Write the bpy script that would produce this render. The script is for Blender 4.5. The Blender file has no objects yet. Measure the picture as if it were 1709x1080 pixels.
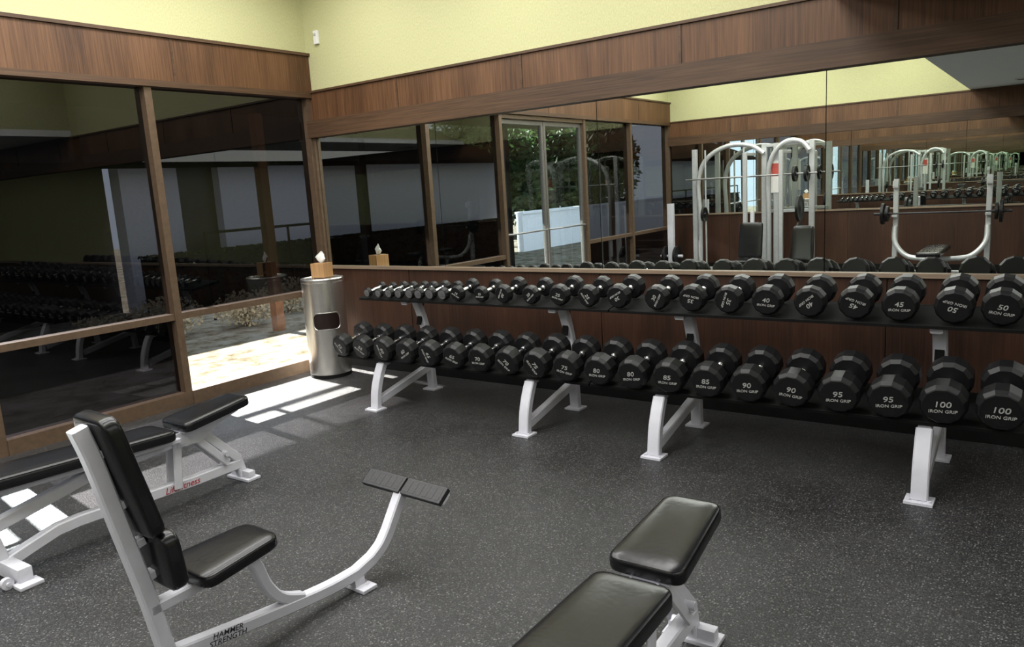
import bpy, bmesh, math, random
from mathutils import Vector, Matrix, noise
random.seed(7)
COL=bpy.context.scene.collection
SC=bpy.context.scene
SC.view_settings.view_transform='Standard'
SC.view_settings.look='None'
SC.view_settings.exposure=0.0
try:
    SC.cycles.max_bounces=16; SC.cycles.glossy_bounces=10
except Exception: pass

# ------------------------------------------------------------ materials
def newmat(name):
    m=bpy.data.materials.new(name); m.use_nodes=True
    nt=m.node_tree; b=nt.nodes['Principled BSDF']
    return m,nt,b
def N(nt,t,**k):
    n=nt.nodes.new(t)
    for a,v in k.items():
        if a in n.inputs.keys(): n.inputs[a].default_value=v
        else: setattr(n,a,v)
    return n
def coord(nt,scale,kind='Object'):
    tc=nt.nodes.new('ShaderNodeTexCoord'); mp=nt.nodes.new('ShaderNodeMapping')
    mp.inputs['Scale'].default_value=scale
    nt.links.new(tc.outputs[kind],mp.inputs['Vector']); return mp.outputs[0]
def ramp(nt,fac,stops):
    r=nt.nodes.new('ShaderNodeValToRGB'); e=r.color_ramp.elements
    while len(e)<len(stops): e.new(0.5)
    for i,(p,c) in enumerate(stops):
        e[i].position=p; e[i].color=(*c,1)
    nt.links.new(fac,r.inputs[0]); return r.outputs[0]
def bump(nt,b,h,strength=.2,dist=.01):
    bp=nt.nodes.new('ShaderNodeBump'); bp.inputs['Strength'].default_value=strength
    bp.inputs['Distance'].default_value=dist
    nt.links.new(h,bp.inputs['Height']); nt.links.new(bp.outputs[0],b.inputs['Normal'])
def simple(name,c,rough=.5,metal=0,var=.12,scale=30,bmp=0,spec=.5,coat=0):
    m,nt,b=newmat(name)
    n=N(nt,'ShaderNodeTexNoise'); n.inputs['Scale'].default_value=scale; n.inputs['Detail'].default_value=4
    nt.links.new(coord(nt,(1,1,1)),n.inputs['Vector'])
    lo=tuple(x*(1-var) for x in c); hi=tuple(min(1,x*(1+var)) for x in c)
    nt.links.new(ramp(nt,n.outputs[0],[(.3,lo),(.7,hi)]),b.inputs['Base Color'])
    b.inputs['Roughness'].default_value=rough; b.inputs['Metallic'].default_value=metal
    b.inputs['Specular IOR Level'].default_value=spec
    b.inputs['Coat Weight'].default_value=coat
    if bmp: bump(nt,b,n.outputs[0],bmp,.004)
    return m
def wood(name,axis,dark,mid,light,rough=.5,fine=110):
    m,nt,b=newmat(name)
    s=[fine,fine,fine]; s[axis]=3.0
    n=N(nt,'ShaderNodeTexNoise'); n.inputs['Scale'].default_value=1; n.inputs['Detail'].default_value=5; n.inputs['Roughness'].default_value=.55
    nt.links.new(coord(nt,tuple(s)),n.inputs['Vector'])
    s2=[4,4,4]; s2[axis]=.5
    n2=N(nt,'ShaderNodeTexNoise'); n2.inputs['Scale'].default_value=1; n2.inputs['Detail'].default_value=2
    nt.links.new(coord(nt,tuple(s2)),n2.inputs['Vector'])
    mx=N(nt,'ShaderNodeMix'); mx.data_type='FLOAT'; mx.inputs[0].default_value=.45
    nt.links.new(n.outputs[0],mx.inputs[2]); nt.links.new(n2.outputs[0],mx.inputs[3])
    nt.links.new(ramp(nt,mx.outputs[0],[(.34,dark),(.5,mid),(.68,light)]),b.inputs['Base Color'])
    b.inputs['Roughness'].default_value=rough; b.inputs['Specular IOR Level'].default_value=.35
    bump(nt,b,n.outputs[0],.08,.002)
    return m
WD=dict(dark=(.048,.021,.009),mid=(.095,.043,.018),light=(.150,.073,.033))
M_woodV=wood('mahogany vertical grain',2,**WD)
M_woodH=wood('mahogany beam along wall',0,(.036,.019,.010),(.070,.037,.019),(.105,.059,.032))
M_woodHy=wood('mahogany beam along side',1,(.036,.019,.010),(.070,.037,.019),(.105,.059,.032))
M_woodD=wood('dark wainscot mahogany',2,(.020,.008,.004),(.040,.016,.008),(.064,.027,.014))
M_trimlight=wood('worn light wood edge',0,(.13,.09,.06),(.20,.145,.10),(.27,.20,.14))
M_box=wood('light oak',2,(.27,.14,.055),(.36,.20,.085),(.44,.27,.13),.5,50)
def yellow():
    m,nt,b=newmat('yellow wallpaper')
    n=N(nt,'ShaderNodeTexNoise'); n.inputs['Scale'].default_value=120; n.inputs['Detail'].default_value=6
    nt.links.new(coord(nt,(1,1,.5)),n.inputs['Vector'])
    nt.links.new(ramp(nt,n.outputs[0],[(.3,(.425,.415,.215)),(.7,(.52,.51,.278))]),b.inputs['Base Color'])
    b.inputs['Roughness'].default_value=.7; bump(nt,b,n.outputs[0],.15,.002); return m
M_yel=yellow()
def rubber():
    m,nt,b=newmat('speckled rubber floor')
    c=coord(nt,(1,1,1))
    v=N(nt,'ShaderNodeTexNoise'); v.inputs['Scale'].default_value=110; v.inputs['Detail'].default_value=4; v.inputs['Roughness'].default_value=.7
    nt.links.new(c,v.inputs['Vector'])
    n=N(nt,'ShaderNodeTexNoise'); n.inputs['Scale'].default_value=1.8; n.inputs['Detail'].default_value=8; n.inputs['Roughness'].default_value=.68
    nt.links.new(c,n.inputs['Vector'])
    c1=ramp(nt,v.outputs[0],[(.38,(.006,.006,.0065)),(.62,(.031,.031,.032))])
    c2=ramp(nt,n.outputs[0],[(.3,(.55,.55,.55)),(.7,(1.35,1.35,1.35))])
    mx=N(nt,'ShaderNodeMix'); mx.data_type='RGBA'; mx.blend_type='MULTIPLY'; mx.inputs[0].default_value=1
    nt.links.new(c1,mx.inputs[6]); nt.links.new(c2,mx.inputs[7])
    cur=mx.outputs[2]
    for sc,th,lo,col in((88,.32,.42,(.18,.18,.175,1)),(135,.36,.28,(.10,.10,.096,1))):
        vo=N(nt,'ShaderNodeTexVoronoi'); vo.inputs['Scale'].default_value=sc
        nt.links.new(coord(nt,(1,1,1)),vo.inputs['Vector'])
        a=N(nt,'ShaderNodeMath'); a.operation='LESS_THAN'; a.inputs[1].default_value=th
        nt.links.new(vo.outputs['Distance'],a.inputs[0])
        sp=nt.nodes.new('ShaderNodeSeparateColor'); nt.links.new(vo.outputs['Color'],sp.inputs[0])
        g=N(nt,'ShaderNodeMapRange'); g.inputs['From Min'].default_value=lo; g.inputs['From Max'].default_value=1.0
        nt.links.new(sp.outputs[0],g.inputs[0])
        k=N(nt,'ShaderNodeMath'); k.operation='MULTIPLY'; nt.links.new(a.outputs[0],k.inputs[0]); nt.links.new(g.outputs[0],k.inputs[1])
        m2=N(nt,'ShaderNodeMix'); m2.data_type='RGBA'; nt.links.new(k.outputs[0],m2.inputs[0]); nt.links.new(cur,m2.inputs[6]); m2.inputs[7].default_value=col
        cur=m2.outputs[2]
    nt.links.new(cur,b.inputs['Base Color'])
    rr=N(nt,'ShaderNodeMapRange'); rr.inputs['From Min'].default_value=.3; rr.inputs['From Max'].default_value=.7; rr.inputs['To Min'].default_value=.30; rr.inputs['To Max'].default_value=.50
    nt.links.new(n.outputs[0],rr.inputs[0]); nt.links.new(rr.outputs[0],b.inputs['Roughness'])
    bump(nt,b,v.outputs[0],.8,.005)
    return m
M_floor=rubber()
M_ceil=simple('white ceiling tile',(.80,.81,.84),.9,scale=60,var=.06)
M_bronze=simple('bronze window frame',(.11,.072,.045),.42,.3,.15,25)
M_alu=simple('grey aluminium door frame',(.16,.15,.14),.4,.5,.1,25)
M_black=simple('black rubber coating',(.0065,.0065,.007),.42,0,.2,40,spec=.32)
M_vinyl=simple('black vinyl pad',(.007,.007,.008),.25,0,.2,60,bmp=.10,spec=.42)
M_white=simple('white powder coat',(.56,.56,.61),.35,0,.05,12)
M_blackmetal=simple('black rack metal',(.006,.006,.006),.75,spec=.15)
M_chrome=simple('chrome',(.75,.75,.76),.18,1,.05)
M_silver=simple('silver frame paint',(.52,.53,.54),.35,.4,.06)
M_bar=simple('worn steel bar',(.30,.30,.30),.4,.9,.1)
M_letter=simple('pale lettering',(.36,.36,.345),.6)
M_face=simple('grey steel end cap',(.15,.15,.155),.42,.4)
M_blacktxt=simple('black lettering',(.03,.03,.035),.5)
M_redtxt=simple('red lettering',(.40,.025,.03),.5)
M_plastic=simple('white plastic',(.7,.7,.68),.4,0,.03)
M_paper=simple('white tissue',(.75,.75,.73),.8,0,.03)
M_dark=simple('dark opening',(.012,.006,.005),.3)
M_grey=simple('dark grey rubber pad',(.018,.018,.02),.55,0,.25,80)
M_sign=simple('white paper sign',(.7,.68,.66),.6,0,.03)
M_red=simple('red print',(.5,.08,.06),.6)
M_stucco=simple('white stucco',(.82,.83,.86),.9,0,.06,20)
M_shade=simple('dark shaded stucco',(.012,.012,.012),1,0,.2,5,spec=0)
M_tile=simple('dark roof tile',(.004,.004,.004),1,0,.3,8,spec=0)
M_bark=simple('bark',(.12,.08,.05),.9,0,.3,12)
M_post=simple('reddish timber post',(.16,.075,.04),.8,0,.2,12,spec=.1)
def ground():
    m,nt,b=newmat('sunlit dry ground')
    n=N(nt,'ShaderNodeTexNoise'); n.inputs['Scale'].default_value=4; n.inputs['Detail'].default_value=8; n.inputs['Roughness'].default_value=.7
    nt.links.new(coord(nt,(1,1,1)),n.inputs['Vector'])
    nt.links.new(ramp(nt,n.outputs[0],[(.34,(.055,.044,.028)),(.43,(.105,.090,.064)),(.52,(.155,.142,.112)),(.64,(.19,.18,.155))]),b.inputs['Base Color'])
    b.inputs['Roughness'].default_value=1; b.inputs['Specular IOR Level'].default_value=0
    bump(nt,b,n.outputs[0],.6,.04); return m
M_ground=ground()
def leafmat(name,c):
    m,nt,b=newmat(name)
    n=N(nt,'ShaderNodeTexNoise'); n.inputs['Scale'].default_value=9
    nt.links.new(coord(nt,(1,1,1)),n.inputs['Vector'])
    col=ramp(nt,n.outputs[0],[(.3,tuple(x*.5 for x in c)),(.7,tuple(min(1,x*1.5) for x in c))])
    nt.links.new(col,b.inputs['Base Color']); b.inputs['Roughness'].default_value=.6
    t=nt.nodes.new('ShaderNodeBsdfTranslucent'); nt.links.new(col,t.inputs[0])
    mx=nt.nodes.new('ShaderNodeMixShader'); mx.inputs[0].default_value=.4
    o=nt.nodes['Material Output']; nt.links.new(b.outputs[0],mx.inputs[1]); nt.links.new(t.outputs[0],mx.inputs[2]); nt.links.new(mx.outputs[0],o.inputs[0])
    return m
M_leaf=leafmat('green leaf',(.026,.052,.016)); M_dry=leafmat('dry tan leaf',(.38,.32,.21))
M_hedge=leafmat('dark hedge leaf',(.012,.02,.008))
def steel():
    m,nt,b=newmat('brushed stainless steel')
    n=N(nt,'ShaderNodeTexNoise'); n.inputs['Scale'].default_value=1; n.inputs['Detail'].default_value=4
    nt.links.new(coord(nt,(6,6,260)),n.inputs['Vector'])
    nt.links.new(ramp(nt,n.outputs[0],[(.3,(.60,.58,.55)),(.7,(.76,.74,.70))]),b.inputs['Base Color'])
    b.inputs['Metallic'].default_value=.95; b.inputs['Roughness'].default_value=.27
    bump(nt,b,n.outputs[0],.05,.001); return m
M_steel=steel()
def mirror():
    m,nt,b=newmat('mirror silver')
    n=N(nt,'ShaderNodeTexNoise'); n.inputs['Scale'].default_value=.5
    nt.links.new(ramp(nt,n.outputs[0],[(0,(.84,.88,.83)),(1,(.86,.90,.85))]),b.inputs['Base Color'])
    b.inputs['Metallic'].default_value=1; b.inputs['Roughness'].default_value=0.0
    return m
M_mirror=mirror()
def glass(name,tint,ior,refl=(1,1,1)):
    m=bpy.data.materials.new(name); m.use_nodes=True; nt=m.node_tree; nt.nodes.clear()
    o=nt.nodes.new('ShaderNodeOutputMaterial'); mx=nt.nodes.new('ShaderNodeMixShader')
    t=nt.nodes.new('ShaderNodeBsdfTransparent'); t.inputs[0].default_value=(*tint,1)
    g=nt.nodes.new('ShaderNodeBsdfGlossy'); g.inputs['Roughness'].default_value=0.0; g.inputs[0].default_value=(*refl,1)
    f=nt.nodes.new('ShaderNodeFresnel'); f.inputs[0].default_value=ior
    nt.links.new(f.outputs[0],mx.inputs[0]); nt.links.new(t.outputs[0],mx.inputs[1]); nt.links.new(g.outputs[0],mx.inputs[2])
    nt.links.new(mx.outputs[0],o.inputs[0]); return m
M_tint=glass('dark tinted glass',(.068,.067,.072),1.6)
M_tint2=glass('darkest tinted glass',(.007,.007,.009),1.6)
M_clear=glass('clear glass',(.92,.93,.93),1.4)
M_doorglass=glass('lightly tinted door glass',(.58,.64,.68),1.45)

# ------------------------------------------------------------ mesh helpers
def finish(bm,name,mat,smooth=None,recalc=True):
    if recalc: bmesh.ops.recalc_face_normals(bm,faces=bm.faces)
    me=bpy.data.meshes.new(name); bm.to_mesh(me); bm.free()
    me.materials.append(mat)
    if smooth:
        for p in me.polygons: p.use_smooth=True
        me.set_sharp_from_angle(angle=math.radians(smooth))
    return me
def obj(name,me,parent=None,loc=(0,0,0),rot=(0,0,0)):
    o=bpy.data.objects.new(name,me); COL.objects.link(o)
    o.location=loc; o.rotation_euler=rot
    if parent: o.parent=parent
    return o
def tag(o,label,cat,group=None):
    o['label']=label; o['category']=cat
    if group: o['group']=group
    return o
def empty(name,label,cat,loc=(0,0,0),rz=0,group=None):
    o=bpy.data.objects.new(name,None); o.empty_display_size=.1; COL.objects.link(o)
    o.location=loc; o.rotation_euler=(0,0,rz); return tag(o,label,cat,group)
def box(bm,c,s,rx=0,ry=0,rz=0,bev=0):
    mt=Matrix.Translation(c)@Matrix.Rotation(rz,4,'Z')@Matrix.Rotation(ry,4,'Y')@Matrix.Rotation(rx,4,'X')
    r=bmesh.ops.create_cube(bm,size=1,matrix=mt@Matrix.Diagonal((*s,1)))
    if bev:
        es=list({e for v in r['verts'] for e in v.link_edges})
        bmesh.ops.bevel(bm,geom=es,offset=bev,segments=2,affect='EDGES',profile=.6)
def mm(bm,a,b):
    box(bm,[(a[i]+b[i])/2 for i in range(3)],[abs(b[i]-a[i]) for i in range(3)])
def boxmesh(name,a,b,mat,bev=0):
    bm=bmesh.new(); c=[(a[i]+b[i])/2 for i in range(3)]; box(bm,c,[abs(b[i]-a[i]) for i in range(3)],bev=bev)
    return finish(bm,name,mat)
def struct(name,a,b,mat,bev=0):
    o=obj(name,boxmesh(name,a,b,mat,bev)); o['kind']='structure'; return o
TR=[0]
def trim(a,b,mat,bev=0):
    TR[0]+=1; return struct('trim_%d'%TR[0],a,b,mat,bev)
def cr(P,n=5):
    P=[Vector(p) for p in P]; out=[]
    for i in range(len(P)-1):
        p0=P[max(i-1,0)];p1=P[i];p2=P[i+1];p3=P[min(i+2,len(P)-1)]
        for k in range(n):
            t=k/n
            out.append(.5*((2*p1)+(p2-p0)*t+(2*p0-5*p1+4*p2-p3)*t*t+(3*p1-p0-3*p2+p3)*t**3))
    out.append(P[-1]); return out
def rectsec(w,h,c=.006):
    w/=2;h/=2
    return [(w-c,-h),(w,-h+c),(w,h-c),(w-c,h),(-w+c,h),(-w,h-c),(-w,-h+c),(-w+c,-h)]
def circ(r,n=12): return [(r*math.cos(2*math.pi*i/n),r*math.sin(2*math.pi*i/n)) for i in range(n)]
def sweep(bm,P,sec,side=(1,0,0)):
    P=[Vector(p) for p in P]; rings=[]
    for i,p in enumerate(P):
        t=(P[min(i+1,len(P)-1)]-P[max(i-1,0)]).normalized()
        s=Vector(side); s=(s-t*s.dot(t)); 
        if s.length<1e-4: s=t.orthogonal()
        s.normalize(); n=s.cross(t)
        k=1
        if 0<i<len(P)-1:
            c=(P[i+1]-p).normalized().dot(t); k=1/max(c,.5)
        rings.append([bm.verts.new(p+s*a+n*b*k) for a,b in sec])
    m=len(sec)
    for i in range(len(rings)-1):
        for j in range(m):
            bm.faces.new((rings[i][j],rings[i][(j+1)%m],rings[i+1][(j+1)%m],rings[i+1][j]))
    bm.faces.new(rings[0][::-1]); bm.faces.new(rings[-1])
def cyl(bm,a,b,r,n=20): sweep(bm,[a,b],circ(r,n),side=(Vector(b)-Vector(a)).orthogonal())
def loft(bm,rings,cap=True):
    R=[[bm.verts.new(p) for p in r] for r in rings]; m=len(R[0])
    for i in range(len(R)-1):
        for j in range(m): bm.faces.new((R[i][j],R[i][(j+1)%m],R[i+1][(j+1)%m],R[i+1][j]))
    if cap: bm.faces.new(R[0][::-1]); bm.faces.new(R[-1])
def outline(w0,w1,y0,y1,r=.04,n=5):
    P=[(w0/2,y0),(w1/2,y1),(-w1/2,y1),(-w0/2,y0)]; out=[]
    for i in range(4):
        p=Vector(P[i]);a=(Vector(P[i-1])-p).normalized();b=(Vector(P[(i+1)%4])-p).normalized()
        A=p+a*r;B=p+b*r
        for k in range(n+1):
            t=k/n; out.append((1-t)**2*A+2*t*(1-t)*p+t*t*B)
    return out
def padmesh(name,w0,w1,y0,y1,th,mat=None,r=.045,crown=.005):
    bm=bmesh.new(); o=outline(w0,w1,y0,y1,r); cy=(y0+y1)/2; W=(w0+w1)/2; H=y1-y0
    rings=[]
    for ins,z in [(.010,0),(.002,.005),(0,.012),(0,th*.60),(.001,th*.78),(.004,th*.86),(.0035,th*.89),(.007,th*.95),(.013,th),(.028,th+crown*.6),(.06,th+crown)]:
        sx=(W-2*ins)/W; sy=(H-2*ins)/H
        rings.append([Vector((p.x*sx,cy+(p.y-cy)*sy,z)) for p in o])
    loft(bm,rings); return finish(bm,name,mat or M_vinyl,50)
_t={}
def textmesh(s,size,mat,shear=0,ext=.0008,off=.0):
    key=(s,size,mat.name,shear,off)
    if key in _t: return _t[key]
    cu=bpy.data.curves.new('lettering','FONT'); cu.body=s; cu.size=size; cu.extrude=ext; cu.shear=shear
    cu.align_x='CENTER'; cu.align_y='CENTER'; cu.offset=off; cu.resolution_u=3; cu.space_line=.85
    o=bpy.data.objects.new('t',cu); COL.objects.link(o)
    dg=bpy.context.evaluated_depsgraph_get(); me=bpy.data.meshes.new_from_object(o.evaluated_get(dg))
    bpy.data.objects.remove(o); bpy.data.curves.remove(cu)
    me.materials.clear(); me.materials.append(mat); _t[key]=me; return me

# ------------------------------------------------------------ room shell
XR=10.0; YD=-8.16; ZC=3.7; SX=4.66; ZL=2.62
struct('floor',(-.12,YD-.15,-.1),(XR+.15,.15,0),M_floor)
struct('wall_back',(-.15,0,0),(XR+.15,.15,ZC),M_yel)
struct('wall_front',(-.15,YD-.15,0),(XR+.15,YD,ZC),M_yel)
struct('wall_left',(-.15,YD,2.6),(0,0,ZC),M_yel)
struct('wall_right',(XR,YD,0),(XR+.15,0,ZL+.08),M_yel)
struct('ceiling',(-.15,YD-.15,ZC),(SX+.1,.15,ZC+.1),M_ceil)
struct('ceiling.001',(SX,YD,ZL),(XR,0,ZL+.08),M_ceil)
struct('wall_soffit',(SX,YD,ZL+.0801),(SX+.08,0,ZC),M_yel)
def woodwall(sgn,y):
    def yy(d): return y-sgn*d
    seams=[0,1.14,2.44,3.72,5.01,6.3,7.6,8.9,XR]
    for i in range(len(seams)-1):
        g=.004
        trim((seams[i]+g,y,2.347),(seams[i+1]-g,yy(.022),2.60),M_woodV)
        if i<len(seams)-2: trim((seams[i+1]-.010,y,2.347),(seams[i+1]+.010,yy(.028),2.60),M_woodH)
    trim((0,y,2.60),(XR,yy(.04),2.619),M_woodH)
    trim((0,y,2.192),(XR,yy(.075),2.347),M_woodH,)
    trim((0,y,.952),(XR,yy(.045),.978),M_trimlight)
    ws=[0.0,1.1,3.05,5.0,6.95,8.9,XR]
    for i in range(len(ws)-1):
        trim((ws[i]+.003,y,.10),(ws[i+1]-.003,yy(.022),.952),M_woodD)
    struct('baseboard_'+('back' if sgn>0 else 'front'),(0,y,0),(XR,yy(.03),.10),M_blackmetal)
woodwall(1,0); woodwall(-1,YD)
trim((0,0,.978),(.04,-.04,2.192),M_bronze)
ms=[.045,1.53,3.07,4.64,6.2,7.76,9.32,XR-.01]
for i in range(len(ms)-1):
    for y,s,g,w in ((0,-1,'mirror panels over the dumbbell racks','dumbbell racks'),(YD,1,'mirror panels on the opposite wall','barbell stations')):
        o=obj('wall_mirror',boxmesh('wall_mirror',(ms[i]+.0025,y+s*.004,.979),(ms[i+1]-.0025,y+s*.012,2.191),M_mirror))
        tag(o,'large frameless wall mirror panel mounted above the '+w,'mirror',g)
struct('trim_90',(0,-.0035,.979),(XR,0,2.191),M_blackmetal); struct('trim_91',(0,YD,.979),(XR,YD+.0035,2.191),M_blackmetal)
seams=[0,-1.38,-2.76,-4.14,-5.52,-6.9,YD]
for i in range(len(seams)-1):
    trim((0,seams[i]-.004,2.603),(.03,seams[i+1]+.004,2.935),M_woodV)
    if 0<i: trim((0,seams[i]-.008,2.603),(.034,seams[i]+.008,2.935),M_woodHy)
trim((0,0,2.935),(.05,YD,2.96),M_woodHy)
trim((-.12,0,2.555),(.045,YD,2.603),M_woodHy)
mull=[0,-1.616,-3.01,-5.11,-6.62,YD]
trim((-.12,-.001,.0),(.02,-.07,2.555),M_bronze)
for y in mull[1:-1]: trim((-.1,y-.03,0),(.02,y+.03,2.555),M_bronze)
trim((-.12,YD+.001,.0),(.02,YD+.07,2.555),M_bronze)
W=[0]
def sheet(name,x,ya,yb,za,zb,mat):
    bm=bmesh.new(); vs=[bm.verts.new(p) for p in((x,yb,za),(x,ya,za),(x,ya,zb),(x,yb,zb))]; bm.faces.new(vs)
    return finish(bm,name,mat,recalc=False)
def pane(x,ya,yb,za,zb,mat):
    W[0]+=1; o=obj('window_%d'%W[0],sheet('window',x,ya,yb,za,zb,mat)); o['kind']='structure'; return o
for i,(a,b) in enumerate([(0,1),(1,2),(3,4),(4,5)]):
    ya=mull[a]-(.07 if a==0 else .03); yb=mull[b]+(.07 if b==5 else .03)
    trim((-.1,ya,.715),(.01,yb,.766),M_bronze)
    trim((-.12,ya,0),(.03,yb,.11),M_bronze)
    pane(-.05,ya,yb,.766,2.555,M_tint)
    pane(-.05,ya,yb,.11,.715,M_clear if i==0 else M_tint2)
for k,(ya,yb) in enumerate([(-3.04,-4.055),(-4.065,-5.08)]):
    bm=bmesh.new(); x0,x1=-.08,-.03
    mm(bm,(x0,ya,.02),(x1,ya-.05,2.5)); mm(bm,(x0,yb+.05,.02),(x1,yb,2.5)); mm(bm,(x0,ya-.05,.02),(x1,yb+.05,.2)); mm(bm,(x0,ya-.05,2.44),(x1,yb+.05,2.5))
    d=obj('door_%d'%(k+1),finish(bm,'door',M_alu)); d['kind']='structure'
    g=obj('glass_pane',sheet('glass_pane',-.055,ya-.05,yb+.05,.2,2.44,M_doorglass),d)
    bm=bmesh.new()
    sweep(bm,[(-.03,ya-.03,1.02),(0.02,ya-.07,1.02),(0.02,yb+.07,1.02),(-.03,yb+.03,1.02)],circ(.012,10),side=(0,0,1))
    obj('push_bar',finish(bm,'push_bar',M_bar,40),d)
trim((-.1,-3.04,2.5),(.01,-5.08,2.555),M_bronze)

sw=empty('wall_sensor','small white plastic sensor box on the yellow wall','sensor',(.18,0,3.03))
bm=bmesh.new(); box(bm,(0,-.015,.05),(.055,.03,.12),bev=.006); obj('housing',finish(bm,'housing',M_plastic),sw)
bm=bmesh.new(); box(bm,(0,-.032,.075),(.03,.006,.02),bev=.002); obj('lens',finish(bm,'lens',M_silver),sw)

# ------------------------------------------------------------ dumbbells
TH=math.radians(13); TH2=math.radians(9.5)
def ringpts(r,y,n=12,ph=math.pi/12): return [Vector((r*math.cos(2*math.pi*i/n+ph),y,r*math.sin(2*math.pi*i/n+ph))) for i in range(n)]
DB={}
def dbspec(w):
    tab={5:(.078,.035,.20),8:(.086,.04,.21),10:(.092,.045,.215),12:(.1,.05,.22),15:(.118,.055,.235),20:(.134,.062,.25),25:(.147,.068,.265),
     30:(.158,.074,.28),35:(.166,.079,.29),40:(.172,.084,.30),45:(.177,.089,.31),50:(.182,.094,.32)}
    if w in tab: return tab[w]
    k=(w-55)/45; return (.178+.030*k,.096+.028*k,.325+.045*k)
def dbmeshes(w):
    if w in DB: return DB[w]
    d,t,L=dbspec(w); r=d/2
    heads=[]
    for s in (-1,1):
        bm=bmesh.new(); e=s*L/2
        prof=[(.55*r,0),(.83*r,0),(.88*r,.003),(r,t*.20),(r,t*.80),(.84*r,t*.97),(.3*r,t)]
        loft(bm,[ringpts(q,e-s*y) for q,y in prof]); heads.append(finish(bm,'head',M_black))
    bm=bmesh.new(); hl=L/2-t+.004
    prof=[(.02,-hl),(.02,-hl+.012),(.0135,-hl+.016),(.015,-hl*.4),(.0165,0),(.015,hl*.4),(.0135,hl-.016),(.02,hl-.012),(.02,hl)]
    loft(bm,[ringpts(q,y,16,0) for q,y in prof]); handle=finish(bm,'handle',M_chrome,35)
    bm=bmesh.new()
    if w<=12:
        loft(bm,[ringpts(.70*r,-L/2-.0025,24,0),ringpts(.70*r,-L/2+.002,24,0)]); face=finish(bm,'end_cap',M_face,30)
    else:
        loft(bm,[ringpts(.74*r,-L/2+.001,24,0),ringpts(.74*r,-L/2-.0012,24,0),ringpts(.72*r,-L/2-.0012,24,0),ringpts(.72*r,-L/2-.0003,24,0)]); face=finish(bm,'end_cap',M_black,30)
    DB[w]=(heads,handle,face,d,t,L); return DB[w]
def dumbbell(w,x,y0,zs,spin,group,where,th):
    heads,handle,face,d,t,L=dbmeshes(w); r=d/2
    z0=zs+r/math.cos(th)
    c=(x,y0+L/2*math.cos(th),z0+L/2*math.sin(th))
    cap='with grey caps ' if w<=12 else ''
    e=empty('dumbbell','black twelve-sided %d pound dumbbell %son the %s'%(w,cap,where),'dumbbell',c,0,group)
    e.matrix_basis=Matrix.Translation(c)@Matrix.Rotation(th,4,'X')@Matrix.Rotation(math.radians(spin),4,'Y')
    for h in heads: obj('head',h,e)
    obj('handle',handle,e); obj('end_cap',face,e)
    tm=M_blacktxt if w<=12 else M_letter
    a=textmesh(str(w),r*.40,tm,.15,off=r*.004); b=textmesh('IRON GRIP',r*.215,tm,.1,off=r*.0025)
    oa=obj('lettering',a,e,(0,-L/2-.002,r*.10),(math.radians(90),0,0)); oa.scale=(1.2,1,1)
    ob=obj('lettering',b,e,(0,-L/2-.002,-r*.24),(math.radians(90),0,0)); ob.scale=(1.12,1,1)
LOWW=[55,55,60,60,65,65,70,70,75,75,80,80,85,85,90,90,95,95,100,100]
LOWS=[60,35,80,-30,75,20,0,45,60,10,0,-6,0,0,-3,6,-3,-5,-3,0]
LY,LZ=-1.05,.376
for i,w in enumerate(LOWW):
    dumbbell(w,1.275+.2303*i,LY,LZ,LOWS[i],'dumbbells on the lower rack tier','lower tier',TH)
TX=[153,165,176,186,197,206,217,229,242,263,282,304,326,347,368,393,415,436,457,479,501,521,544,563]
TW=[5,5,8,8,10,10,12,12,15,15,20,20,25,25,30,30,35,35,40,40,45,45,50,50]
TS=[0,20,-30,50,10,0,60,0,30,0,120,-40,15,60,150,-60,190,110,4,140,200,0,195,8]
TY,TZ=-.72,.806
for i,w in enumerate(TW):
    x=5.825+(TX[i]/100-5.825)*1.057
    dumbbell(w,x,TY,TZ,TS[i],'dumbbells on the upper rack tier','upper tier',TH2)

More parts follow.
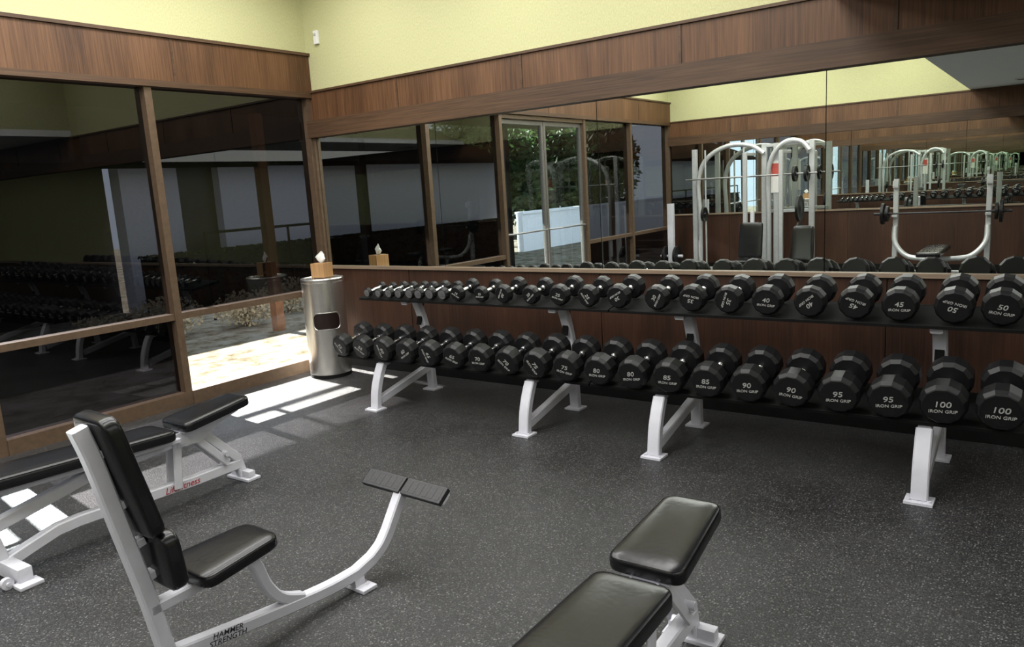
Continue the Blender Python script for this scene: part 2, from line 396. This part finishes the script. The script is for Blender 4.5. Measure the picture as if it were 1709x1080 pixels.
# ------------------------------------------------------------ racks
def traymesh(x0,x1,y0,zs,u0,L,th):
    bm=bmesh.new(); c=math.cos(th); s=math.sin(th)
    sec=[(u0-.012,-.022),(u0-.012,-.006),(u0-.008,-.003),(u0,-.003),(L,-.003),(L,-.002),(L+.008,-.002),(L+.008,-.034)]
    def P(x,u,v): return Vector((x,y0+u*c-v*s,zs+u*s+v*c))
    loft(bm,[[P(x,u,v) for u,v in sec] for x in (x0,x1)])
    return finish(bm,'tray',M_blackmetal)
def rack(xc,group):
    R=empty('dumbbell_rack','two-tier dumbbell rack with white angled legs and black trays','dumbbell rack',(xc,-.7,0),0,group)
    def loc(o): o.location=(-xc,.7,0); return o
    x0,x1=xc-1.155,xc+1.155
    loc(obj('lower_tray',traymesh(x0,x1,LY,LZ-.006,.075,.40,TH),R)); loc(obj('upper_tray',traymesh(x0,x1,TY,TZ-.006,.03,.335,TH2),R))
    for xl in (xc-.695,xc+.695):
        bm=bmesh.new()
        sweep(bm,cr([(xl,-1.055,.012),(xl,-1.035,.15),(xl,-.995,.26),(xl,-.955,.335)],4),rectsec(.075,.05))
        sweep(bm,[(xl,-1.01,.065),(xl,-.43,.20)],rectsec(.05,.06))
        sweep(bm,cr([(xl,-.40,.012),(xl,-.415,.3),(xl,-.44,.55),(xl,-.52,.775)],4),rectsec(.07,.05))
        sweep(bm,[(xl,-.96,.335),(xl,-.43,.455)],rectsec(.06,.04))
        sweep(bm,[(xl,-.66,.766),(xl,-.42,.806)],rectsec(.06,.03))
        box(bm,(xl,-1.06,.007),(.125,.11,.012)); box(bm,(xl,-.40,.007),(.125,.11,.012))
        for dx in(-.045,.045):
            cyl(bm,(xl+dx,-1.085,.012),(xl+dx,-1.085,.02),.009,8); cyl(bm,(xl+dx,-.375,.012),(xl+dx,-.375,.02),.009,8)
        lg=loc(obj('leg',finish(bm,'leg',M_white,40),R))
        bm=bmesh.new(); box(bm,(xl,-.478,.66),(.045,.012,.2),rx=math.radians(-17)); 
        p=loc(obj('upright_cover',finish(bm,'upright_cover',M_blackmetal),R))
rack(2.325,'dumbbell racks along the mirror wall'); rack(4.645,'dumbbell racks along the mirror wall')

# ------------------------------------------------------------ bin and tissue box
bx,by=.355,-.385
can=empty('trash_can','tall cylindrical brushed steel trash can in the corner','trash can',(bx,by,0))
def cring(r,z,n=48): return [Vector((r*math.cos(2*math.pi*i/n),r*math.sin(2*math.pi*i/n),z)) for i in range(n)]
bm=bmesh.new(); loft(bm,[cring(.186,.03),cring(.19,.034),cring(.19,.875),cring(.186,.88)]); obj('body',finish(bm,'body',M_steel,30),can)
bm=bmesh.new(); loft(bm,[cring(.188,.0),cring(.188,.03)]); obj('base_ring',finish(bm,'base_ring',M_blackmetal,30),can)
bm=bmesh.new(); loft(bm,[cring(.188,.88),cring(.194,.883),cring(.195,.905),cring(.19,.914),cring(.17,.915),cring(.165,.909)]); obj('lid',finish(bm,'lid',M_steel,30),can)
ang=math.radians(-38)
def cp(u,v,rr): a=ang+u/.19; return Vector((rr*math.cos(a),rr*math.sin(a),.53+v))
def se(k):
    o=[]; a,b,r=.125*k,.075*k,.042*k
    for cx_,cy_,t0 in((a-r,b-r,0),(-a+r,b-r,90),(-a+r,-b+r,180),(a-r,-b+r,270)):
        for i in range(7):
            t=math.radians(t0+15*i); o.append((cx_+r*math.cos(t),cy_+r*math.sin(t)))
        nx={0:(-1,0),90:(0,-1),180:(1,0),270:(0,1)}[t0]
        t=math.radians(t0+90); sx,sy=cx_+r*math.cos(t),cy_+r*math.sin(t); ln=2*(a-r) if nx[0] else 2*(b-r)
        for i in range(1,6): o.append((sx+nx[0]*ln*i/6,sy+nx[1]*ln*i/6))
    return o
bm=bmesh.new(); loft(bm,[[cp(u,v,q) for u,v in se(k)] for k,q in((1.07,.1905),(1.05,.1945),(.98,.1945),(.95,.191))],cap=False)
obj('opening_frame',finish(bm,'opening_frame',M_steel,40),can)
bm=bmesh.new(); loft(bm,[[cp(u,v,.1918) for u,v in se(k)] for k in(.97,.8,.6,.4,.2,.05)]); obj('opening',finish(bm,'opening',M_dark,40),can)
tb=empty('tissue_box','square light oak tissue box cover on top of the steel can','tissue box',(bx+.0,by+.01,.9155),math.radians(12))
bm=bmesh.new(); box(bm,(0,0,.065),(.14,.14,.13),bev=.003); obj('cover',finish(bm,'cover',M_box),tb)
bm=bmesh.new(); loft(bm,[[Vector((.03*math.cos(t)*1,.018*math.sin(t),z)) for t in [2*math.pi*i/20 for i in range(20)]] for z in(.1301,.1315)]); obj('slot',finish(bm,'slot',M_dark),tb)
def tissue():
    bm=bmesh.new(); rings=[]
    for z,a,b in [(.128,.014,.006),(.15,.036,.012),(.172,.05,.016),(.195,.034,.010),(.215,.015,.005),(.228,.003,.002)]:
        rings.append([Vector((.1*(z-.128)+a*math.cos(t)*(1+.3*math.sin(3*t+z*60)),b*math.sin(t)*(1+.3*math.cos(5*t)),z+.012*math.sin(2*t+1))) for t in [2*math.pi*i/24 for i in range(24)]])
    loft(bm,rings); return finish(bm,'tissue',M_paper,40)
obj('tissue',tissue(),tb,(0,0,0))

# ------------------------------------------------------------ adjustable benches
def adj_bench(x,y,rz,label,ptilt=-.5):
    B=empty('adjustable_bench',label,'weight bench',(x,y,0),rz,'adjustable weight benches')
    bm=bmesh.new()
    sweep(bm,[(0,.41,.10),(0,.12,.10),(0,-.52,.125)]+cr([(0,-.62,.12),(0,-.75,.085),(0,-.87,.05)],4),rectsec(.05,.058))
    obj('base_rail',finish(bm,'base_rail',M_white,40),B)
    bm=bmesh.new()
    sweep(bm,[(0,.43,.02),(0,.40,.14),(0,.18,.37)],rectsec(.045,.055))
    for s in(-1,1):
        sweep(bm,[(s*.035,.32,.14),(s*.035,.09,.40)],rectsec(.012,.045))
        sweep(bm,[(s*.035,.0,.10),(s*.035,.03,.39)],rectsec(.012,.05))
    cyl(bm,(-.06,.31,.2),(.06,.31,.2),.016,14); cyl(bm,(-.055,.04,.36),(.055,.04,.36),.018,14)
    obj('front_post',finish(bm,'front_post',M_white,40),B)
    bm=bmesh.new(); box(bm,(0,.435,.009),(.2,.09,.016),bev=.003); box(bm,(0,.435,.035),(.17,.045,.04),bev=.004)
    obj('front_foot',finish(bm,'front_foot',M_white,40),B)
    bm=bmesh.new(); box(bm,(0,-.86,.045),(.40,.06,.07),bev=.004); box(bm,(.21,-.86,.009),(.08,.1,.016),bev=.003); box(bm,(-.21,-.86,.009),(.08,.1,.016),bev=.003)
    obj('rear_foot',finish(bm,'rear_foot',M_white,40),B)
    for s in(-1,1):
        bm=bmesh.new(); cyl(bm,(s*.15,-.925,.027),(s*.175,-.925,.027),.026,20); cyl(bm,(s*.14,-.925,.027),(s*.185,-.925,.027),.009,10)
        obj('wheel',finish(bm,'wheel',M_white,40),B)
    bm=bmesh.new()
    for s in(-1,1):
        loft(bm,[[Vector((s*.045+q,a,b)) for a,b in [(.02,.33),(.16,.32),(.28,.39),(.42,.43),(.42,.45),(.02,.405)]] for q in(-.004,.004)])
    box(bm,(0,.22,.428),(.16,.34,.012),rx=math.radians(6))
    obj('seat_bracket',finish(bm,'seat_bracket',M_white,40),B)
    bm=bmesh.new()
    tz=math.tan(math.radians(-ptilt))
    for s in(-1,1): sweep(bm,[(s*.07,.02,.375),(s*.07,-.86,.372+.8*tz)],rectsec(.025,.03))
    box(bm,(0,-.25,.375+.2*tz),(.14,.05,.02)); box(bm,(0,-.7,.375+.65*tz),(.14,.05,.02))
    obj('back_support',finish(bm,'back_support',M_white,40),B)
    bm=bmesh.new(); sweep(bm,[(0,.04,.355),(0,-.40,.335),(0,-.96,.225)],rectsec(.05,.06)); sweep(bm,[(0,-.90,.23),(0,-.86,.05)],rectsec(.045,.05))
    obj('spine_tube',finish(bm,'spine_tube',M_white,40),B)
    bm=bmesh.new()
    for s in(-1,1): sweep(bm,[(s*.035,-.45,.35),(s*.035,-.22,.15)],rectsec(.012,.05))
    cyl(bm,(-.05,-.22,.16),(.05,-.22,.16),.014,12)
    obj('support_strut',finish(bm,'support_strut',M_white,40),B)
    obj('seat_pad',padmesh('seat_pad',.255,.205,-.22,.22,.056),B,(0,.26,.434),(math.radians(6),0,0))
    obj('back_pad',padmesh('back_pad',.268,.26,-.46,.46,.058),B,(0,-.475,.392+.46*tz),(math.radians(ptilt),0,0))
    obj('lettering',textmesh('LifeFitness',.050,M_redtxt,.3),B,(.0262,.03,.102),(math.radians(90),math.radians(1),math.radians(90)))
    return B
adj_bench(4.855,-3.08,math.radians(1.5),'white-framed adjustable bench with black vinyl pads, raised seat end')
adj_bench(1.95,-2.885,math.radians(2),'white-framed adjustable flat bench with black pads beside the dark windows',-2.6)

# ------------------------------------------------------------ upright utility bench
U=empty('utility_bench','white-framed upright seat bench with black pads and long foot rail','weight bench',(3.50,-3.35,0),math.radians(-2.2))
bm=bmesh.new(); sweep(bm,cr([(0,-.625,.975),(0,-.595,.86),(0,-.55,.63),(0,-.495,.35),(0,-.445,.03)],4),rectsec(.05,.05))
obj('back_post',finish(bm,'back_post',M_white,40),U)
bm=bmesh.new(); sweep(bm,[(0,-.47,.142)]+cr([(0,-.25,.112),(0,0,.083),(0,.2,.066),(0,.34,.068)],3)+cr([(0,.43,.092),(0,.49,.128),(0,.535,.178)],4)+[(0,.63,.318)],rectsec(.05,.048))
obj('base_rail',finish(bm,'base_rail',M_white,40),U)
bm=bmesh.new(); sweep(bm,[(0,-.50,.325),(0,-.10,.345)],rectsec(.05,.04)); sweep(bm,cr([(0,-.13,.345),(0,-.105,.30),(0,-.075,.21),(0,-.02,.135),(0,.07,.09)],4),rectsec(.045,.042))
box(bm,(0,-.2,.362),(.14,.22,.012))
obj('seat_post',finish(bm,'seat_post',M_white,40),U)
bm=bmesh.new(); box(bm,(0,.35,.009),(.15,.075,.016),bev=.003); box(bm,(0,.34,.03),(.05,.05,.04)); obj('foot_plate',finish(bm,'foot_plate',M_white),U)
bm=bmesh.new(); box(bm,(0,-.45,.02),(.45,.075,.038),bev=.005); obj('rear_foot',finish(bm,'rear_foot',M_white),U)
FA=math.radians(36)
bm=bmesh.new(); box(bm,(.02,.648,.332),(.48,.055,.012),rx=FA,bev=.003); obj('footrest_bar',finish(bm,'footrest_bar',M_white),U)
for s in(-1,1):
    bm=bmesh.new(); box(bm,(0,0,0),(.235,.080,.024),bev=.004)
    for k in range(6): box(bm,(-.09+.036*k,0,.012),(.026,.056,.002),bev=.0008)
    obj('footrest_pad',finish(bm,'footrest_pad',M_grey),U,(s*.123+.02,.636,.346),(FA,0,0))
obj('seat_pad',padmesh('seat_pad',.28,.21,-.16,.16,.050,r=.05),U,(-.01,-.205,.368),(math.radians(4),0,0))
def backpad(w0,w1,h,th,c,tilt):
    me=padmesh('back_pad',w0,w1,-h/2,h/2,th)
    o=obj('back_pad',me,U); o.matrix_basis=Matrix.Translation(c)@Matrix.Rotation(tilt,4,'X')@Matrix(((-1,0,0,0),(0,0,1,0),(0,1,0,0),(0,0,0,1))); return o
backpad(.25,.23,.42,.052,(0,-.552,.795),math.radians(13))
backpad(.27,.26,.20,.055,(0,-.475,.50),math.radians(5))
for z,y in((.88,-.582),(.70,-.55),(.56,-.51),(.44,-.485)):
    bm=bmesh.new(); box(bm,(0,y,z),(.04,.05,.026),rx=math.radians(13),bev=.003)
    obj('pad_bracket',finish(bm,'pad_bracket',M_white),U)
obj('lettering',textmesh('HAMMER\nSTRENGTH',.029,M_blacktxt,.15,off=.0001),U,(.0256,-.258,.114),(math.radians(90),math.radians(7),math.radians(90)))

# ------------------------------------------------------------ smith machine (seen in the mirror)
S=empty('smith_machine','silver smith machine with arched tubes against the mirrored wall','smith machine',(1.8,-7.5,0))
def sl(o): o.location=(-1.8,7.5,0); return o
bm=bmesh.new()
for x in(.70,1.88,2.07,2.62): sweep(bm,[(x,-7.62,.03),(x,-7.62,2.08)],rectsec(.08,.07),side=(1,0,0))
for x in(1.72,2.28): sweep(bm,[(x,-7.15,.03),(x,-7.15,1.95)],rectsec(.06,.06)); sweep(bm,[(x,-7.15,1.93),(x,-7.62,1.93)],rectsec(.05,.05))
for x in(.70,1.88,2.62): sweep(bm,[(x,-7.95,.035),(x,-7.0,.035)],rectsec(.06,.06))
for z in(.05,1.0): sweep(bm,[(.70 if z<.5 else 1.88,-7.72,z),(2.62,-7.72,z)],rectsec(.05,.05),side=(0,1,0))
sweep(bm,[(1.88,-7.62,2.05),(2.62,-7.62,2.05)],rectsec(.05,.05),side=(0,1,0))
sl(obj('uprights',finish(bm,'uprights',M_silver,40),S))
for xa,xb,y in((.82,1.90,-7.52),(1.98,2.60,-7.52)):
    w=xb-xa; bm=bmesh.new()
    sweep(bm,cr([(xa,y,.06),(xa,y,1.0),(xa-.02,y,1.55),(xa+.12*w,y,1.91),(xa+.45*w,y,2.09),(xa+.8*w,y,2.07),(xb,y,1.93)],6),circ(.038,12),side=(0,1,0))
    sl(obj('arch_tube',finish(bm,'arch_tube',M_silver,40),S))
bm=bmesh.new(); cyl(bm,(.62,-7.4,1.58),(2.75,-7.4,1.58),.014,12)
sl(obj('barbell',finish(bm,'barbell',M_bar,40),S))
for x in(.95,1.6):
    bm=bmesh.new(); cyl(bm,(x,-7.45,.08),(x,-7.45,2.05),.014,10); sl(obj('guide_rod',finish(bm,'guide_rod',M_silver,40),S))
for (x,y,z,r) in((2.52,-7.3,1.05,.20),(2.52,-7.3,.62,.21),(.98,-7.3,1.0,.12),(2.6,-7.4,1.58,.13),(2.42,-7.4,1.58,.12)):
    bm=bmesh.new()
    loft(bm,[[Vector((x+dx,y+q*math.cos(t),z+q*math.sin(t))) for t in [2*math.pi*i/28 for i in range(28)]] for dx,q in((-.02,r*.9),(-.02,r),(.02,r),(.02,r*.9),(.012,r*.8),(.012,r*.3),(.025,r*.2))])
    sl(obj('weight_plate',finish(bm,'weight_plate',M_black,40),S))
ib=empty('incline_bench','upright black padded bench standing before the smith machine','weight bench',(2.0,-6.50,0))
o=obj('back_pad',padmesh('back_pad',.36,.34,-.27,.27,.06),ib); o.matrix_basis=Matrix.Translation((0,-.1,.62))@Matrix.Rotation(math.radians(10),4,'X')@Matrix(((-1,0,0,0),(0,0,1,0),(0,1,0,0),(0,0,0,1)))
obj('seat_pad',padmesh('seat_pad',.28,.24,-.2,.2,.06),ib,(0,.20,.30))
bm=bmesh.new(); sweep(bm,[(0,-.13,.02),(0,-.15,1.05)],rectsec(.05,.06)); sweep(bm,[(0,-.2,.04),(0,.4,.04)],rectsec(.06,.06)); sweep(bm,[(0,.25,.04),(0,.2,.3)],rectsec(.05,.05)); box(bm,(0,-.2,.02),(.4,.06,.04)); box(bm,(0,.4,.02),(.3,.06,.04))
obj('frame',finish(bm,'frame',M_white,40),ib)
sg=empty('notice_sign','white paper notice with red print fixed to the smith machine','sign',(2.07,-7.575,1.3))
bm=bmesh.new(); box(bm,(0,.0,.25),(.15,.006,.5)); obj('sheet',finish(bm,'sheet',M_sign),sg)
bm=bmesh.new(); box(bm,(0,.0045,.36),(.13,.002,.2)); obj('print',finish(bm,'print',M_red),sg)
P=empty('bench_press','silver barbell bench press station with loaded racked bar','bench press',(4.45,-7.0,0))
bm=bmesh.new()
for x in(-.57,.57):
    sweep(bm,[(x,-.25,.03),(x,-.25,1.42)],rectsec(.065,.075)); sweep(bm,[(x,-.6,.035),(x,.35,.035)],rectsec(.06,.06))
    box(bm,(x,-.2,1.32),(.07,.09,.04)); box(bm,(x,-.16,1.36),(.07,.02,.08)); box(bm,(x,-.18,.9),(.07,.1,.03))
    sweep(bm,cr([(x,-.2,.75),(x*.97,-.15,.52),(x*.7,-.1,.34),(x*.3,-.05,.3),(0,-.05,.3)],5),circ(.035,12),side=(0,1,0))
sweep(bm,[(-.57,-.5,.06),(.57,-.5,.06)],rectsec(.05,.05),side=(0,1,0)); sweep(bm,[(0,-.3,.05),(0,.95,.05)],rectsec(.06,.06)); sweep(bm,[(0,.8,.05),(0,.7,.42)],rectsec(.05,.06)); sweep(bm,[(0,-.1,.05),(0,-.1,.42)],rectsec(.05,.06)); box(bm,(0,.95,.02),(.4,.06,.035))
obj('frame',finish(bm,'frame',M_silver,40),P)
obj('bench_pad',padmesh('bench_pad',.28,.28,-.6,.6,.06),P,(0,.35,.42))
bm=bmesh.new(); cyl(bm,(-.84,-.14,.935),(.84,-.14,.935),.012,12); cyl(bm,(-.84,-.14,.935),(-.62,-.14,.935),.02,14); cyl(bm,(.62,-.14,.935),(.84,-.14,.935),.02,14)
obj('barbell',finish(bm,'barbell',M_grey,40),P)
for x,z,r in((-.72,.935,.15),(-.665,.935,.11),(.72,.935,.15),(.665,.935,.11)):
    bm=bmesh.new(); loft(bm,[[Vector((x+dx,-.14+q*math.cos(t),z+q*math.sin(t))) for t in [2*math.pi*i/28 for i in range(28)]] for dx,q in((-.018,r*.9),(-.018,r),(.018,r),(.018,r*.9),(.01,r*.8),(.01,r*.3))])
    obj('weight_plate',finish(bm,'weight_plate',M_black,40),P)
q=empty('plate_tree','narrow white weight plate storage post','weight rack',(.36,-7.35,0))
bm=bmesh.new(); sweep(bm,[(0,0,.03),(0,0,1.2)],rectsec(.10,.09)); box(bm,(0,0,.015),(.4,.4,.03)); cyl(bm,(-.2,0,.3),(.2,0,.3),.024,12)
obj('stand',finish(bm,'stand',M_white,40),q)
for z,x in((.3,.1),(.3,-.1)):
    bm=bmesh.new(); r=.17; loft(bm,[[Vector((x+dx,k*math.cos(t),z+k*math.sin(t))) for t in [2*math.pi*i/24 for i in range(24)]] for dx,k in((-.02,r*.9),(-.02,r),(.02,r),(.02,r*.9))]); obj('weight_plate',finish(bm,'weight_plate',M_black,40),q)

# ------------------------------------------------------------ ceiling items
for (x,y) in((5.45,-7.2),):
    v=empty('ceiling_vent','dark rectangular air vent grille in the low white ceiling','air vent',(x,y,ZL-.001),0)
    bm=bmesh.new(); 
    for s in(-1,1): box(bm,(s*.2,0,-.006),(.02,.14,.012)); box(bm,(0,s*.065,-.006),(.4,.015,.012))
    obj('frame',finish(bm,'frame',M_plastic),v)
    bm=bmesh.new()
    for k in range(4): box(bm,(0,-.045+.03*k,-.008),(.37,.018,.004),rx=.5)
    box(bm,(0,0,-.002),(.38,.12,.003)); obj('louver',finish(bm,'louver',M_grey),v)
def fill_light(x,y,z,sx,sy,pw,col,rot=(0,0,0)):
    l=bpy.data.lights.new('area','AREA'); l.shape='RECTANGLE'; l.size=sx; l.size_y=sy; l.energy=pw; l.color=col
    o=bpy.data.objects.new('unseen_fill',l); COL.objects.link(o); o.location=(x,y,z); o.rotation_euler=rot
    return o
for x in(.9,2.4,3.9): fill_light(x,-4.1,ZC-.04,.7,7.2,165,(1,.99,.975))  # unseen strips added to light the high zone and give highlights
fill_light(7.7,-4.1,ZL-.03,3.0,7.0,120,(1,.99,.97))  # broad unseen panel added in place of daylight from the camera side

# ------------------------------------------------------------ outside
struct('ground',(-30,-30,-.16),(-.121,20,-.06),M_ground)
bl=empty('building','white stucco neighbouring building with dark tiled roof','building',(-6.65,0,-.06))
def bo(o): o.location=(6.65,0,.06); return o
for a,b in((-11.6,-5.4),(1.45,2.45),(3.25,12)):
    bo(obj('wall',boxmesh('wall',(-6.8,a,-.06),(-6.5,b,2.35),M_stucco),bl))
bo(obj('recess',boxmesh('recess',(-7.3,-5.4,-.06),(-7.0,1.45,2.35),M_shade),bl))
bo(obj('door',boxmesh('door',(-6.75,2.45,-.06),(-6.7,3.25,2.35),M_dark),bl))
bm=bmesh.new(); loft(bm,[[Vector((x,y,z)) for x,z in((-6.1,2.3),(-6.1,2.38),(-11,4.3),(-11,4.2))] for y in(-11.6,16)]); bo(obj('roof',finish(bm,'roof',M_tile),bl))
gw=empty('backdrop_wall','low white stucco wall added as a bright backdrop beyond the glass doors','backdrop wall',(-5.9,-16,-.06))  # invented white wall, stands in for the bright sunny ground beyond the doors
obj('wall',boxmesh('wall',(-.1,-5,0),(.1,4.3,1.0),M_stucco),gw); obj('coping',boxmesh('coping',(-.14,-5,1.0),(.14,4.3,1.06),M_stucco),gw)
hr=empty('handrail','dark metal handrail along the outside walkway','railing',(-4.4,3,-.06))
bm=bmesh.new(); sweep(bm,[(0,-1.5,1.3),(0,5,1.3)],circ(.022,10))
for y in(-1.5,0,1.5,3,5): sweep(bm,[(0,y,0),(0,y,1.3)],circ(.02,8))
obj('rail',finish(bm,'rail',M_blackmetal,40),hr)
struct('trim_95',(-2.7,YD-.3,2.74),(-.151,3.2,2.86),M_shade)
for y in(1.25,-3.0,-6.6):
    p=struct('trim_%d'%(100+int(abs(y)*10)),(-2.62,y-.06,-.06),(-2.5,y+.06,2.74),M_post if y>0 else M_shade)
struct('trim_96',(-2.58,-2.94,2.08),(-2.54,1.19,2.14),M_shade)  # thin outdoor rail added only to split the sun patch on the floor
struct('trim_97',(-2.58,-1.02,2.14),(-2.54,-.96,2.74),M_shade)  # thin pole added only so its shadow breaks up the sun patch
def leafcloud(bm,cx,cy,cz,rx,ry,rz,n,sz,fill=.35):
    for i in range(n):
        d=Vector((random.gauss(0,1),random.gauss(0,1),random.gauss(0,1))).normalized()*(fill+(1-fill)*random.random())
        c=Vector((cx+d.x*rx,cy+d.y*ry,cz+d.z*rz)); a=Vector((random.gauss(0,1),random.gauss(0,1),random.gauss(0,1))).normalized(); b=a.orthogonal().normalized()
        s=sz*(1+random.random())
        vs=[bm.verts.new(c+a*s),bm.verts.new(c+b*s*.5),bm.verts.new(c-a*s),bm.verts.new(c-b*s*.5)]; bm.faces.new(vs)
def tree(x,y,h,r,seed,n=4500):
    random.seed(seed)
    t=empty('tree','leafy green tree growing outside the glass doors','tree',(x,y,-.06),0,'trees outside')
    bm=bmesh.new(); sweep(bm,cr([(0,0,0),(.05,.03,h*.4),(-.04,.08,h*.8)],4),circ(.09,10)); obj('trunk',finish(bm,'trunk',M_bark,50),t)
    bm=bmesh.new(); leafcloud(bm,0,0,h,r,r,r*1.15,n,.08); obj('foliage',finish(bm,'foliage',M_leaf),t)
tree(-7.6,-13.1,2.1,1.35,1,6000); tree(-7.7,-16.1,2.2,1.5,2,6000); tree(-7.8,-19.3,2.3,1.6,4,6000); tree(-4.6,-14.4,2.6,.7,3,3000); tree(-11.5,-22,2.7,2.4,5,8000); tree(-11.5,-17.3,2.6,2.1,6,8000)
k_=0
for (sx_,sy_,rr_) in((-3.5,-.6,.42),(-3.7,.35,.5),(-3.4,1.35,.46),(-3.8,2.4,.5),(-3.0,3.4,.4)):
    k_+=1; random.seed(20+k_)
    s=empty('shrub','dry tan shrub growing on the sunny ground outside','shrub',(sx_,sy_,-.06),0,'dry shrubs outside the window')
    bm=bmesh.new(); leafcloud(bm,0,0,.55*rr_,rr_,rr_,.55*rr_,1500,.02,.1); obj('foliage',finish(bm,'foliage',M_dry),s)
    bm=bmesh.new()
    for k in range(6): t=k*1.05; sweep(bm,[(0,0,0),(.5*rr_*math.cos(t),.5*rr_*math.sin(t),.7*rr_)],circ(.006,6))
    obj('stem',finish(bm,'stem',M_bark),s)
for a,b in((1.2,11),(-10.6,-5)):
    h=empty('hedge','dark clipped hedge along the neighbouring building','hedge',(-5.6,(a+b)/2,-.06),0,'hedges outside')
    bm=bmesh.new(); L=(b-a)
    box(bm,(0,0,.47),(.45,L-.1,.92))
    for v in range(4500):
        f_=random.choice((0,1)); p=Vector((random.uniform(-.27,.27),random.uniform(-L/2,L/2),.96)) if f_ else Vector((.26,random.uniform(-L/2,L/2),random.uniform(0,.95)))
        aa=Vector((random.gauss(0,1),random.gauss(0,1),random.gauss(0,1))).normalized(); bb=aa.orthogonal().normalized(); s_=.04
        bm.faces.new([bm.verts.new(p+aa*s_),bm.verts.new(p+bb*s_*.5),bm.verts.new(p-aa*s_),bm.verts.new(p-bb*s_*.5)])
    o=obj('foliage',finish(bm,'foliage',M_hedge),h)

# ------------------------------------------------------------ light
sun=bpy.data.lights.new('sun','SUN'); sun.energy=66; sun.angle=.01; sun.color=(1,.96,.9)
so=bpy.data.objects.new('sun',sun); COL.objects.link(so)
so.rotation_euler=Vector((1.1,-.13,-.69)).to_track_quat('-Z','Y').to_euler()
w=bpy.data.worlds.new('sky'); SC.world=w; w.use_nodes=True
bg=w.node_tree.nodes['Background']; bg.inputs[0].default_value=(.74,.85,1,1); bg.inputs[1].default_value=2.5

# ------------------------------------------------------------ camera
cam=bpy.data.cameras.new('camera'); co=bpy.data.objects.new('camera',cam); COL.objects.link(co)
yw,pt,rl=-.63163,-.17473,-.06047
f=Vector((math.sin(yw)*math.cos(pt),math.cos(yw)*math.cos(pt),math.sin(pt)))
r0=Vector((math.cos(yw),-math.sin(yw),0)); u0=r0.cross(f)
Rv=r0*math.cos(rl)+u0*math.sin(rl); Uv=-r0*math.sin(rl)+u0*math.cos(rl)
M=Matrix((Rv,Uv,-f)).transposed().to_4x4(); M.translation=(5.825,-4.96,1.6)
co.matrix_world=M; cam.sensor_width=36; cam.lens=1264.3/1709*36; cam.clip_start=.02
SC.camera=co
